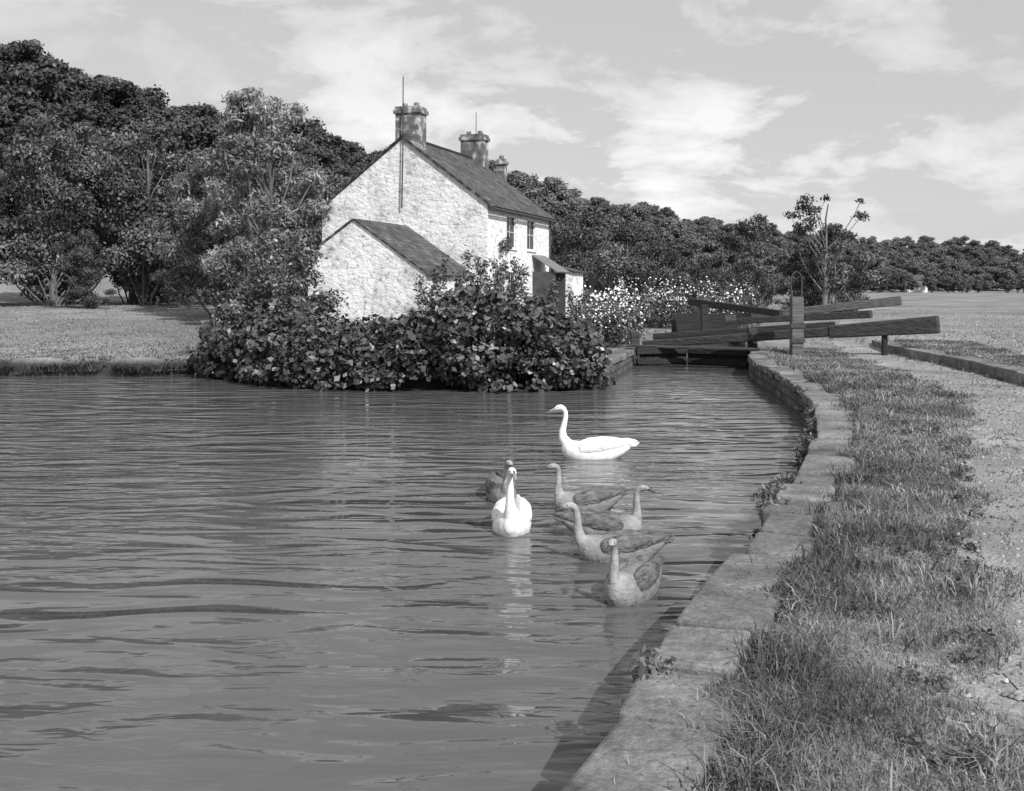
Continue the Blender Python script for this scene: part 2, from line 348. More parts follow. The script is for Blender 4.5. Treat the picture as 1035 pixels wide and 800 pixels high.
n=16000; y=24+rng.random(n)**1.3*60; x=9.5+rng.random(n)*(y*.5-7); k=(sdist(x,y)>.4)&~((x>path_l(y))&(x<path_l(y)+1.2)); x=x[k];y=y[k]
blades("field_grass",x,y,land(x,y)-.01,rng.uniform(.03,.10,len(x)),rng.uniform(.01,.02,len(x)),grass_m,.9)
n=16000; x=rng.uniform(-17,-7.5,n); y=rng.uniform(26.0,28.4,n); s=sdist(x,y); k=(s>.02)&(s<.5)&(patch_noise(x*1.3,y)>.2); x=x[k];y=y[k]
blades("bank_rushes",x,y,np.full(len(x),.12),rng.uniform(.12,.33,len(x)),rng.uniform(.008,.016,len(x)),leafmat("rush",.04,.12,1,0),.8)
cl=[]
for i in range(70):
    y=random.uniform(3.2,14); cl.append((float(edge_x(y))+random.uniform(.5,1.7),y,.50,random.uniform(.06,.14),random.uniform(.06,.14),.035))
C,N=clump_points(cl,-55,.6,.2,1.2); s=rng.uniform(.02,.045,len(C)); link(bpy.data.objects.new("verge_weeds",leaves("verge_weeds",C,N,s,s*.6,weed_m)))
cl=[]
for y,k in ((9.4,9),(8.8,8),(10.2,5),(14.2,5),(15.2,4),(5.2,2),(18,3),(12.2,3)):
    for i in range(k): yy_=y+random.uniform(-.35,.35); cl.append((float(edge_x(yy_))+random.uniform(-.16,.06),yy_,random.uniform(.12,.52),.12,.15,.10))
C,N=clump_points(cl,-110,.6); s=rng.uniform(.03,.07,len(C)); link(bpy.data.objects.new("wall_plants",leaves("wall_plants",C,N,s,s*.5,weed_m,droop=.5)))
# ------------------------------------------------------------------ waterside bush
topx=[-8.2,-7.4,-6.2,-5.2,-4.4,-3.0,-2.0,-1.4,-.4,.6,1.4,2.2]; topz=[1.1,1.9,2.0,1.7,1.5,1.5,1.8,2.3,2.3,2.0,1.6,1.0]
def shore(x): return np.interp(x,[-8.2,-6.6,-5,-3,-1,1.6,2.3],[27.2,25.5,23.9,23.4,23.1,23.4,24.4])
cl=[];mb=MB()
for i in range(430):
    x=-8.0+10.0*((i*.61803)%1); dep=random.random()**1.5*3.6; y=float(shore(x))-.55+dep; tz=float(np.interp(x,topx,topz))
    tz*=.72+.28*min(1,dep/1.2)
    z=random.uniform(.1,1)*tz-.15 if dep<1.3 else tz*random.uniform(.6,1)-.2
    z+=random.uniform(-.15,.25)
    r=random.uniform(.22,.5); cl.append((x,y,max(.12,z),r*1.15,r,r*.75))
    if i%3==0: limb(mb,(x+random.uniform(-.3,.3),y+.6,.2),(x,y,max(.2,z)),.025,.008,.1,3,5)
C,N=clump_points(cl,-115,.6,.6,.5); C[:,2]=np.maximum(C[:,2],.03+.1*rng.random(len(C)))
s=rng.uniform(.08,.22,len(C)); e=empty("waterside_bush"); link(bpy.data.objects.new("foliage",leaves("bush_foliage",C,N,s,s*.7,leaf_bush,droop=.4)),e); mb.make("stems",bark,e)
cl=[]
for x,y,z0,z1 in ((-1.9,27,1.4,2.85),(-1.2,27.5,1.4,2.9),(-.5,28,1.4,2.9),(.3,29,1.3,2.7),(-2.4,28.5,1.2,2.6),(-1.0,29,1.6,3.1),(.0,28.5,1.4,2.9),(1.0,29,1.2,2.3),(1.8,30,1.0,2.0)):
    for k in range(9):
        t=k/8; cl.append((x+random.uniform(-.3,.3)*t,y+random.uniform(-.3,.3),z0+(z1-z0)*t,.32*(1-.5*t),.32*(1-.5*t),.3))
C,N=clump_points(cl,-80,.6,.6,.5); s=rng.uniform(.06,.16,len(C)); link(bpy.data.objects.new("garden_shrub",leaves("garden_shrub",C,N,s,s*.45,leaf_bush,droop=.4)))
hz=tree_meshes("hazel",4.2,1.5,34,850,.15,leaf_bush,.12,(.10,.16),.012)
put_tree("hazel_bush",hz,(-7.0,27.6,.4),.75,0)
put_tree("hazel_bush",hz,(-6.4,29.5,.4),.88,2)
# flowers
fx=np.concatenate([rng.uniform(2.2,4.4,170),rng.uniform(4.6,10.8,230)]); fy=np.concatenate([rng.uniform(31,38,170),rng.uniform(44.6,50,230)]); k=(sdist(fx,fy)>.3); fx=fx[k];fy=fy[k]; fh=rng.uniform(.5,1.9,len(fx))*np.where(fy>44,1.2,1)
rep=4; cx=np.repeat(fx,rep)+rng.normal(size=len(fx)*rep)*.22; cy=np.repeat(fy,rep)+rng.normal(size=len(fx)*rep)*.16; cz=.45+np.repeat(fh,rep)*rng.uniform(.6,1.08,len(cx))
e=empty("flower_bed"); C=np.stack([cx,cy,cz],-1); N=rng.normal(size=C.shape)*.5+np.array([.1,-.8,.5]); s=rng.uniform(.04,.10,len(C))
link(bpy.data.objects.new("blossoms",leaves("blossoms",C,N,s,s,flower_m)),e)
cl=[(a,b_,.45+h_*.45,.35,.35,h_*.5) for a,b_,h_ in zip(fx,fy,fh)]
C,N=clump_points(cl,-75,.7,.4,.4); s=rng.uniform(.08,.2,len(C)); link(bpy.data.objects.new("stems_and_leaves",leaves("fl",C,N,s,s*.4,leaf_bush)),e)
# ------------------------------------------------------------------ trees
wood=[tree_meshes("woodland_tree%d"%i,12,(3.4,4.2,2.9)[i],(36,42,34)[i],620,.25,leaf_wood,(.08,.14,.05)[i],(.07,.13),lobes=.35) for i in range(3)]
e=empty("woodland_edge_trees")
spots=[(-36,66,.93),(-32.5,62,.88),(-29,68,.98),(-26.5,60,.90),(-24.2,66,.80),(-21.5,61,.92),(-19,68,.86),(-16.5,62,.76),(-14,70,.85),(-11,66,.70),(-8,72,.75),(-34,75,.95),(-26,76,.88),(-19,78,.85),(-12,80,.78),(-39,60,.85),(-43,66,.95),(-30,57,.42),(-23,56,.4),(-18,57,.38),(-13,58,.45)]
for i,(x,y,s) in enumerate(spots):
    put_tree("",wood[i%3],(x,y,float(land(x,y))-.2),s,random.uniform(0,6),e,s*random.uniform(.95,1.1))
far=[tree_meshes("hill_tree%d"%i,11,4.3,26,190,.55,leaf_far,.2,(.11,.18),lobes=.2) for i in range(3)]
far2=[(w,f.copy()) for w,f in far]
for w,f in far2: f.materials.clear(); f.materials.append(leaf_farther_hazed)
e=empty("wooded_hill_trees"); cnt=0
for i in range(950):
    bb=random.uniform(-.58,.6); d1=float(np.interp(bb,BB,D1)); d0=float(np.interp(bb,BB,D0))
    t=random.uniform(0,1.06); y=d0+(d1-d0)*t; x=bb*y
    if bb<-.25 and y<112: continue
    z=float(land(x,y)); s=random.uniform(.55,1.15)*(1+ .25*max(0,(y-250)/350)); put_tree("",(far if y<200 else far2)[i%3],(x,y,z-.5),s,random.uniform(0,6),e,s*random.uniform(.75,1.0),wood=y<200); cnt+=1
print("hill trees",cnt)
wl=tree_meshes("willow",10.0,2.5,62,1100,.25,leaf_willow,.18,(.05,.09),.02,.28,lambda t:(.7+.3*math.sin(t*3.1))*(1-.35*t),droop=.6)
put_tree("willow_tree",wl,(-9.9,42,.6),1.02,0)
wl2=tree_meshes("willow2",8,2.7,44,800,.27,leaf_willow,.2,(.07,.12),.02,.3,droop=.6)
put_tree("willow_tree",wl2,(-13.8,49,.7),1.05,1)
mid=[tree_meshes("garden_tree%d"%i,7,2.5,34,680,.2,leaf_wood,.08,(.075,.14),lobes=.3) for i in range(2)]
for i,(x,y,s) in enumerate(((4.2,58,.95),(6.9,62,.85),(2.3,60,.95),(9.8,66,.66),(17.2,75,1.05),(13.5,72,.60),(12,80,.75),(15.3,78,.62),(20.0,62,.55),(18.6,60.6,.84),(22,75,.55),(11.5,55,.4),(13.5,56,.42),(9.5,54,.45),(17.0,62,.62))):
    put_tree("garden_tree",mid[i%2],(x,y,.4),s,i*1.3)
sp=tree_meshes("gnarled_tree",7.6,2.1,19,620,.2,leaf_wood,.5,(.04,.075),.024,.5,lambda t:1.0)
put_tree("gnarled_tree",sp,(17.8,59,.45),1,.4)
# ------------------------------------------------------------------ cottage
def plaster(name,dark,light,amount):
    m,nt,b=newmat(name); tc=nt.nodes.new("ShaderNodeTexCoord").outputs["Object"]
    vo=nt.nodes.new("ShaderNodeTexVoronoi"); vo.inputs["Scale"].default_value=3.8
    mp=nt.nodes.new("ShaderNodeMapping"); mp.inputs["Scale"].default_value=(1,1,1.5); nt.links.new(tc,mp.inputs[0]); nd=noise(nt,mp.outputs[0],2.4,5,.7)
    nt.links.new(mul(nt,mp.outputs[0],nd.outputs[1],'ADD',.7),vo.inputs["Vector"])
    n=noise(nt,tc,.8,8,.78); r=ramp(nt,[(amount-.10,dark),(amount,light*.75),(amount+.12,light)]); nt.links.new(n.outputs[0],r.inputs[0])
    n4=noise(nt,tc,4.5,6,.75); r4=ramp(nt,[(.36,.35),(.45,1)]); nt.links.new(n4.outputs[0],r4.inputs[0])
    nt.links.new(mul(nt,r.outputs[0],r4.outputs[0]),b.inputs["Base Color"]); b.inputs["Roughness"].default_value=.95
    bp=nt.nodes.new("ShaderNodeBump"); bp.inputs["Distance"].default_value=.06; bp.inputs["Strength"].default_value=.6
    nt.links.new(vo.outputs["Distance"],bp.inputs["Height"]); bp.invert=True
    b2=nt.nodes.new("ShaderNodeBump"); b2.inputs["Distance"].default_value=.08; b2.inputs["Strength"].default_value=.6; nt.links.new(n4.outputs[0],b2.inputs["Height"]); nt.links.new(bp.outputs[0],b2.inputs["Normal"]); nt.links.new(b2.outputs[0],b.inputs["Normal"]); return m
white_rough=plaster("whitewashed_rubble",.26,.80,.43); white=plaster("whitewash",.5,.82,.30)
slate,nt,b=newmat("slate"); tc=nt.nodes.new("ShaderNodeTexCoord").outputs["UV"]; tco=nt.nodes.new("ShaderNodeTexCoord").outputs["Object"]
br=nt.nodes.new("ShaderNodeTexBrick"); nt.links.new(tc,br.inputs[0]); br.inputs["Scale"].default_value=1; br.inputs["Brick Width"].default_value=.3; br.inputs["Row Height"].default_value=.22; br.inputs["Mortar Size"].default_value=.012
br.inputs["Color1"].default_value=g(.05); br.inputs["Color2"].default_value=g(.11); br.inputs["Mortar"].default_value=g(.03)
nn=noise(nt,tco,1.6,7,.7); rr=ramp(nt,[(.3,.55),(.55,1.1),(.72,2.3)]); nt.links.new(nn.outputs[0],rr.inputs[0]); nt.links.new(mul(nt,br.outputs[0],rr.outputs[0]),b.inputs["Base Color"]); b.inputs["Roughness"].default_value=.75
bp=nt.nodes.new("ShaderNodeBump"); bp.inputs["Distance"].default_value=.03; nt.links.new(br.outputs[0],bp.inputs["Height"]); nt.links.new(bp.outputs[0],b.inputs["Normal"])
brick=M("chimney_brick",[(.35,.08),(.52,.16),(.62,.45)],2.6,bump=.5,bscale=14)
darkwood=M("dark_timber",[(.3,.04),(.7,.09)],3); glass,nt,b=newmat("window_glass"); b.inputs["Base Color"].default_value=g(.02); b.inputs["Roughness"].default_value=.08
paint=M("white_paint",[(.3,.6),(.7,.75)],5,bump=0); ironm=M("iron",[(.3,.04),(.7,.08)],8)
G=.4
cot=empty("stone_cottage",(-.95,40,0),math.atan2(-.32,.948))
W=7.16;D=8.44;EV=5.5;RG=8.17
mb=MB()
mb.add([(-W,0,G),(0,0,G),(0,0,EV),(-W/2,0,RG),(-W,0,EV)],[(0,1,2,3,4)])
mb.add([(-W,D,G),(0,D,G),(0,D,EV),(-W/2,D,RG),(-W,D,EV)],[(4,3,2,1,0)])
mb.add([(-W,0,G),(-W,D,G),(-W,D,EV),(-W,0,EV)],[(3,2,1,0)])
mb.make("gable_walls",white_rough,cot)
ops=[(2.3,3.5,3.9,5.2),(5.0,6.2,3.9,5.2),(2.5,3.5,1.5,2.9),(7.5,8.1,1.5,2.8),(6.1,7.0,G,2.5)]
yb=sorted({0,D}|{o[0] for o in ops}|{o[1] for o in ops}); zb=sorted({G,EV}|{o[2] for o in ops}|{o[3] for o in ops})
mb=MB()
for i in range(len(yb)-1):
    for j in range(len(zb)-1):
        yc=(yb[i]+yb[i+1])/2;zc=(zb[j]+zb[j+1])/2
        if any(o[0]<yc<o[1] and o[2]<zc<o[3] for o in ops): continue
        mb.add([(0,yb[i],zb[j]),(0,yb[i+1],zb[j]),(0,yb[i+1],zb[j+1]),(0,yb[i],zb[j+1])],[(0,1,2,3)])
for y0,y1,z0,z1 in ops:
    r=-.14
    mb.add([(0,y0,z0),(r,y0,z0),(r,y0,z1),(0,y0,z1)],[(0,1,2,3)]); mb.add([(0,y1,z0),(r,y1,z0),(r,y1,z1),(0,y1,z1)],[(3,2,1,0)])
    mb.add([(0,y0,z0),(0,y1,z0),(r,y1,z0),(r,y0,z0)],[(0,1,2,3)]); mb.add([(0,y0,z1),(0,y1,z1),(r,y1,z1),(r,y0,z1)],[(3,2,1,0)])
mb.make("side_wall",white,cot)
gb=MB();fb=MB()
for k,(y0,y1,z0,z1) in enumerate(ops[:4]):
    gb.add([(-.1,y0,z0),(-.1,y1,z0),(-.1,y1,z1),(-.1,y0,z1)],[(0,1,2,3)])
    t=.04
    fb.box(-.09,-.07,y0,y0+t,z0,z1);fb.box(-.09,-.07,y1-t,y1,z0,z1);fb.box(-.088,-.072,y0+t,y1-t,z0,z0+t);fb.box(-.088,-.072,y0+t,y1-t,z1-t,z1)
    fb.box(-.086,-.074,(y0+y1)/2-.012,(y0+y1)/2+.012,z0+t,z1-t);fb.box(-.084,-.076,y0+t,y1-t,(z0+z1)/2-.012,(z0+z1)/2+.012)
    fb.box(-.05,.06,y0-.06,y1+.06,z0-.09,z0-.01)
gb.make("window_glass",glass,cot); fb.make("window_frames",paint,cot)
mb=MB(); mb.box(-.13,-.1,6.1,7.0,G,2.5); mb.make("door",darkwood,cot)
def roof(name,quads,parent,th=.1):
    me=bpy.data.meshes.new(name); v=[];f=[];uvs=[]
    for q in quads:
        n=len(v); q=[Vector(p) for p in q]; nrm=(q[1]-q[0]).cross(q[3]-q[0]).normalized(); 
        if nrm.z<0: nrm=-nrm
        v+=q+[p+nrm*th for p in q]
        for s in ((0,3,2,1),(4,5,6,7),(0,1,5,4),(1,2,6,5),(2,3,7,6),(3,0,4,7)): f.append([n+i for i in s])
        ex=(q[1]-q[0]).normalized(); ey=(q[3]-q[0]).normalized()
        for p in q+q: uvs.append(((p-q[0]).dot(ex),(p-q[0]).dot(ey)))
    me.from_pydata([tuple(p) for p in v],[],f); ul=me.uv_layers.new()
    for l in me.loops: ul.data[l.index].uv=uvs[l.vertex_index]
    me.materials.append(slate); o=bpy.data.objects.new(name,me); link(o,parent); return o
sl=(RG-EV)/(W/2)
ov=.22
roof("roof",[[(ov,-.1,EV-ov*sl+.01),(ov,D+.12,EV-ov*sl+.01),(-W/2,D+.12,RG+.01),(-W/2,-.1,RG+.01)],[(-W-ov,-.1,EV-ov*sl+.01),(-W-ov,D+.12,EV-ov*sl+.01),(-W/2-.002,D+.12,RG+.01),(-W/2-.002,-.1,RG+.01)]],cot,.08)
mb=MB(); mb.box(-W/2-.09,-W/2+.09,-.12,D+.14,RG+.05,RG+.17); mb.make("ridge_tiles",slate,cot,bevel=.03)
mb=MB(); mb.tube([(ov+.06,-.1,EV-.2),(ov+.06,D+.1,EV-.2)],[.06,.06],8); mb.tube([(.06,D-.15,EV-.2),(.06,D-.15,G)],[.04,.04],8); mb.make("gutter",ironm,cot)
eL,eR,rx_=-5.25,-.634,-3.415; yl=-4.47; zR,zL,zr=2.75,3.42,4.66
mb=MB(); mb.add([(eL,yl,G),(eR,yl,G),(eR,yl,zR),(rx_,yl,zr),(eL,yl,zL)],[(0,1,2,3,4)]); mb.add([(eR,yl,G),(eR,-.002,G),(eR,-.002,zR),(eR,yl,zR)],[(0,1,2,3)]); mb.add([(eL,yl,G),(eL,-.002,G),(eL,-.002,zL),(eL,yl,zL)],[(3,2,1,0)])
mb.make("extension_walls",white_rough,cot)
s1=(zr-zR)/(rx_-eR);s2=(zr-zL)/(rx_-eL)
roof("extension_roof",[[(eR+.15,yl-.06,zR+.15*s1+.01),(eR+.15,-.01,zR+.15*s1+.01),(rx_,-.01,zr+.01),(rx_,yl-.06,zr+.01)],[(eL-.15,yl-.06,zL-.15*s2+.01),(eL-.15,-.01,zL-.15*s2+.01),(rx_-.002,-.01,zr+.01),(rx_-.002,yl-.06,zr+.01)]],cot,.06)
mb=MB(); mb.box(-6.2,-1.3,D+.01,12.2,G,4.6); mb.add([(-6.2,12.2,4.6),(-1.3,12.2,4.6),(-3.7,12.2,6.9)],[(0,1,2)]); mb.make("rear_walls",white_rough,cot)
roof("rear_roof",[[(-1.1,D+.13,4.45),(-1.1,12.3,4.45),(-3.7,12.3,6.9),(-3.7,D+.13,6.9)],[(-6.4,D+.13,4.45),(-6.4,12.3,4.45),(-3.702,12.3,6.9),(-3.702,D+.13,6.9)]],cot)
mb=MB()
def chimney(cx,cy,w,d,z0,z1,pots=()):
    mb.box(cx-w/2,cx+w/2,cy-d/2,cy+d/2,z0,z1-.28); mb.box(cx-w/2-.07,cx+w/2+.07,cy-d/2-.07,cy+d/2+.07,z1-.279,z1-.12); mb.box(cx-w/2-.02,cx+w/2+.02,cy-d/2-.02,cy+d/2+.02,z1-.119,z1)
    for px_ in pots: mb.tube([(cx+px_,cy,z1+.002),(cx+px_,cy,z1+.18)],[.13,.11],10)
chimney(-3.4,.42,1.0,.78,7.3,9.45,(-.25,.25)); chimney(-3.55,D-.45,1.1,.78,7.3,9.4,(-.28,.28)); chimney(-3.5,11.7,.42,.42,6.3,8.7,(0,))
mb.make("chimneys",brick,cot)
mb=MB(); mb.tube([(-3.55,-.12,5.4),(-3.5,-.12,8),(-3.5,-.1,10.6)],[.03,.025,.02],6); mb.tube([(-3.3,D-.9,9),(-3.3,D-.9,10.4)],[.02,.015],6); mb.make("aerial_pole",ironm,cot)
mb=MB(); mb.box(.01,1.05,5.75,5.83,G,2.95);mb.box(.01,1.05,7.3,7.38,G,2.95); mb.make("porch_sides",darkwood,cot)
roof("porch_roof",[[(1.2,5.65,2.9),(1.2,7.5,2.9),(.01,7.5,3.65),(.01,5.65,3.65)]],cot,.06).data.materials[0]=M("sheet_metal",[(.3,.12),(.7,.22)],4,rough=.6)
mb=MB(); mb.box(-.2,.75,9.6,11.6,G,3.0) ; mb.make("outhouse_walls",white,cot)
roof("outhouse_roof",[[(-.3,9.5,3.25),(.9,9.5,2.95),(.9,11.7,2.95),(-.3,11.7,3.25)]],cot,.07)
cl=[(.12,random.uniform(.7,2.6),random.uniform(.8,4.2)*random.uniform(.6,1),.15,.4,.4) for _ in range(22)]
C,N=clump_points(cl,-70,.6); s=rng.uniform(.1,.2,len(C)); o=link(bpy.data.objects.new("wall_creeper",leaves("creeper",C,N,s,s*.7,leaf_bush)),cot)
sh=empty("garden_shed",(-7.5,37,0)); mb=MB(); mb.box(-.7,.7,-.6,.6,.4,1.75); mb.make("shed_walls",darkwood,sh); mb=MB(); mb.beam((-.85,0,1.82),(.85,0,2.0),1.5,.07,1.5,.07); mb.make("shed_roof",slate,sh)
fh_=empty("farmhouse",(128,331,1.6),.2); fh_.scale=(.7,.7,.7); mb=MB(); mb.box(-5,5,-3,3,-2,4); mb.add([(-5,-3,4),(-5,3,4),(-5,0,6.2)],[(0,1,2)]); mb.add([(5,-3,4),(5,3,4),(5,0,6.2)],[(0,1,2)]); mb.make("farmhouse_walls",white,fh_)
roof("farmhouse_roof",[[(-5.3,-3.3,3.8),(5.3,-3.3,3.8),(5.3,0,6.25),(-5.3,0,6.25)],[(-5.3,3.3,3.8),(5.3,3.3,3.8),(5.3,0.01,6.25),(-5.3,.01,6.25)]],fh_,.15)
mb=MB(); 
for x in (-3,0,3): mb.box(x-.5,x+.5,-3.03,-2.98,1.4,2.8)
mb.make("farmhouse_windows",glass,fh_)
e=empty("field_hedge_trees")
for i in range(44):
    x=random.uniform(90,185); y=random.uniform(308,326)
    if abs(x*328/y-128)<2.6: continue
    put_tree("",far2[i%3],(x,y,.2),random.uniform(.35,.75),random.uniform(0,6),e)
# ------------------------------------------------------------------ lock gates
def timber(name,lo,hi):
    m,nt,b=newmat(name); tc=nt.nodes.new("ShaderNodeTexCoord").outputs["Object"]; mp=nt.nodes.new("ShaderNodeMapping"); mp.inputs["Scale"].default_value=(1,6,12); nt.links.new(tc,mp.inputs[0])
    n=noise(nt,mp.outputs[0],1.5,6); r=ramp(nt,[(.3,lo),(.7,hi)]); nt.links.new(n.outputs[0],r.inputs[0]); nt.links.new(r.outputs[0],b.inputs["Base Color"]); b.inputs["Roughness"].default_value=.8
    bp=nt.nodes.new("ShaderNodeBump"); bp.inputs["Distance"].default_value=.04; nt.links.new(n.outputs[0],bp.inputs["Height"]); nt.links.new(bp.outputs[0],b.inputs["Normal"]); return m
tim=timber("weathered_timber",.025,.075); timd=timber("tarred_timber",.02,.045); timl=timber("pale_timber",.06,.16)
lg=empty("lock_gate")
A=Vector((3.9,30.9,.58)); Bv=Vector((11.1,27.0,1.32)); c1=A.lerp(Bv,.66)
mb=MB(); mb.beam(A,c1,.22,.22,.28,.26); mb.beam(c1,Bv,.32,.34,.42,.46); mb.make("balance_beam",tim,lg,bevel=.04)
mb=MB(); mb.beam((4.3,31.6,.78),(9.4,30.2,1.18),.18,.18,.22,.22); mb.make("rear_balance_beam",timd,lg,bevel=.03)
mb=MB()
for (a,c) in (((6.75,29.75),(5.25,31.0)),((5.2,31.0),(3.65,30.6))):
    a=Vector(a);c=Vector(c)
    for k in range(6):
        p=a.lerp(c,(k+.04)/6);q=a.lerp(c,(k+.96)/6); mb.beam((p.x,p.y,-.2),(q.x,q.y,-.2),.08,1.4,.08,1.4)
    mb.beam((a.x,a.y-.08,.42),(c.x,c.y-.08,.42),.16,.2,.16,.2); mb.beam((a.x,a.y-.08,.1),(c.x,c.y-.08,.1),.16,.16,.16,.16)
mb.make("gate_leaves",timd,lg,bevel=.01)
mb=MB(); mb.beam((3.3,29.9,.60),(6.9,28.9,.56),.4,.06,.4,.06); mb.box(6.75,7.0,29.6,29.85,-.5,1.1); mb.box(3.5,3.75,30.5,30.75,-.5,.95); mb.make("walkway_and_heel_posts",tim,lg,bevel=.01)
mb=MB(); mb.tube([(9.9,27.6,.45),(9.9,27.6,1.1)],[.09,.08],8); mb.make("beam_stop_post",timd,lg)
lg=empty("lock_gate")
mb=MB(); mb.beam((8.3,40.4,1.05),(14.1,37.6,1.80),.24,.24,.36,.34); mb.make("balance_beam",timl,lg,bevel=.03)
mb=MB(); mb.beam((8.6,39.3,1.0),(12.6,36.4,1.34),.22,.22,.28,.28); mb.make("gate_footbeam",tim,lg,bevel=.03)
mb=MB(); mb.beam((7.2,42,1.7),(10.0,38.6,1.3),.26,.28,.22,.24); mb.beam((6.6,43,.4),(9.3,42.6,.4),.15,1.6,.15,1.6); mb.box(7.4,7.65,40.5,40.75,.3,1.6); mb.make("gate_leaf",timd,lg,bevel=.02)
pg=empty("paddle_gear_post",(7.67,28,0)); mb=MB(); mb.box(-.16,.16,-.14,.14,.3,2.03); mb.make("post",timl,pg,bevel=.025)
mb=MB(); mb.tube([(-.13+0,0,1.9),(-.15,0,2.3)]+[(-.15*math.cos(a),0,2.45+.25*math.sin(a)) for a in np.linspace(0,math.pi,9)]+[(.15,0,2.3),(.13,0,1.9)],[.022]*13,6); mb.box(-.19,.19,-.17,-.145,1.2,1.32); mb.box(-.19,.19,-.17,-.145,.8,.9); mb.make("iron_rack",ironm,pg)
# ------------------------------------------------------------------ swans
def feather(name,lo,hi,sc=18,st=None,bd=.012,neck_gain=None):
    m=M(name,[(.35,lo),(.65,hi)],sc,rough=.8,bump=.6,bscale=sc*2,bdist=bd,stretch=st)
    if neck_gain:
        nt=m.node_tree; b=nt.nodes["Principled BSDF"]; src=b.inputs["Base Color"].links[0].from_socket
        tc=nt.nodes.new("ShaderNodeTexCoord"); sp=nt.nodes.new("ShaderNodeSeparateXYZ"); nt.links.new(tc.outputs["Object"],sp.inputs[0])
        r=ramp(nt,[(.15,.62),(.42,1)]); nt.links.new(sp.outputs[0],r.inputs[0]); nt.links.new(mul(nt,mul(nt,src,r.outputs[0]),neck_gain),b.inputs["Base Color"])
    return m
fw=feather("white_feather",.70,.84,10); fwing=feather("white_wing",.60,.84,16,(.5,1.6,1.6),.025)
fg=feather("cygnet_feather",.26,.42,11,None,.02,.92); fgw=feather("cygnet_wing",.05,.19,15,(.6,1.4,1.4),.035)
beak_a=M("swan_beak",[(.3,.22),(.7,.3)],9,rough=.5,bump=0); beak_k=M("black_beak",[(.3,.02),(.7,.03)],9,rough=.4,bump=0); beak_c=M("cygnet_beak",[(.3,.05),(.7,.09)],9,rough=.5,bump=0)
NECK_S=[(.27,.10,.11),(.36,.18,.085),(.415,.27,.062),(.42,.36,.047),(.395,.46,.039),(.375,.55,.035),(.38,.61,.035),(.405,.655,.038),(.44,.675,.043),(.48,.669,.039),(.515,.655,.029),(.535,.645,.018)]
NECK_U=[(.27,.10,.11),(.34,.18,.088),(.37,.27,.064),(.375,.36,.050),(.37,.46,.042),(.37,.55,.037),(.375,.61,.037),(.395,.655,.040),(.43,.672,.045),(.47,.666,.041),(.505,.652,.030),(.525,.645,.018)]
NECK_L=[(.27,.10,.11),(.36,.17,.088),(.41,.25,.064),(.43,.34,.050),(.435,.43,.042),(.44,.50,.038),(.45,.555,.037),(.475,.60,.040),(.51,.615,.045),(.55,.607,.041),(.585,.59,.030),(.605,.58,.018)]
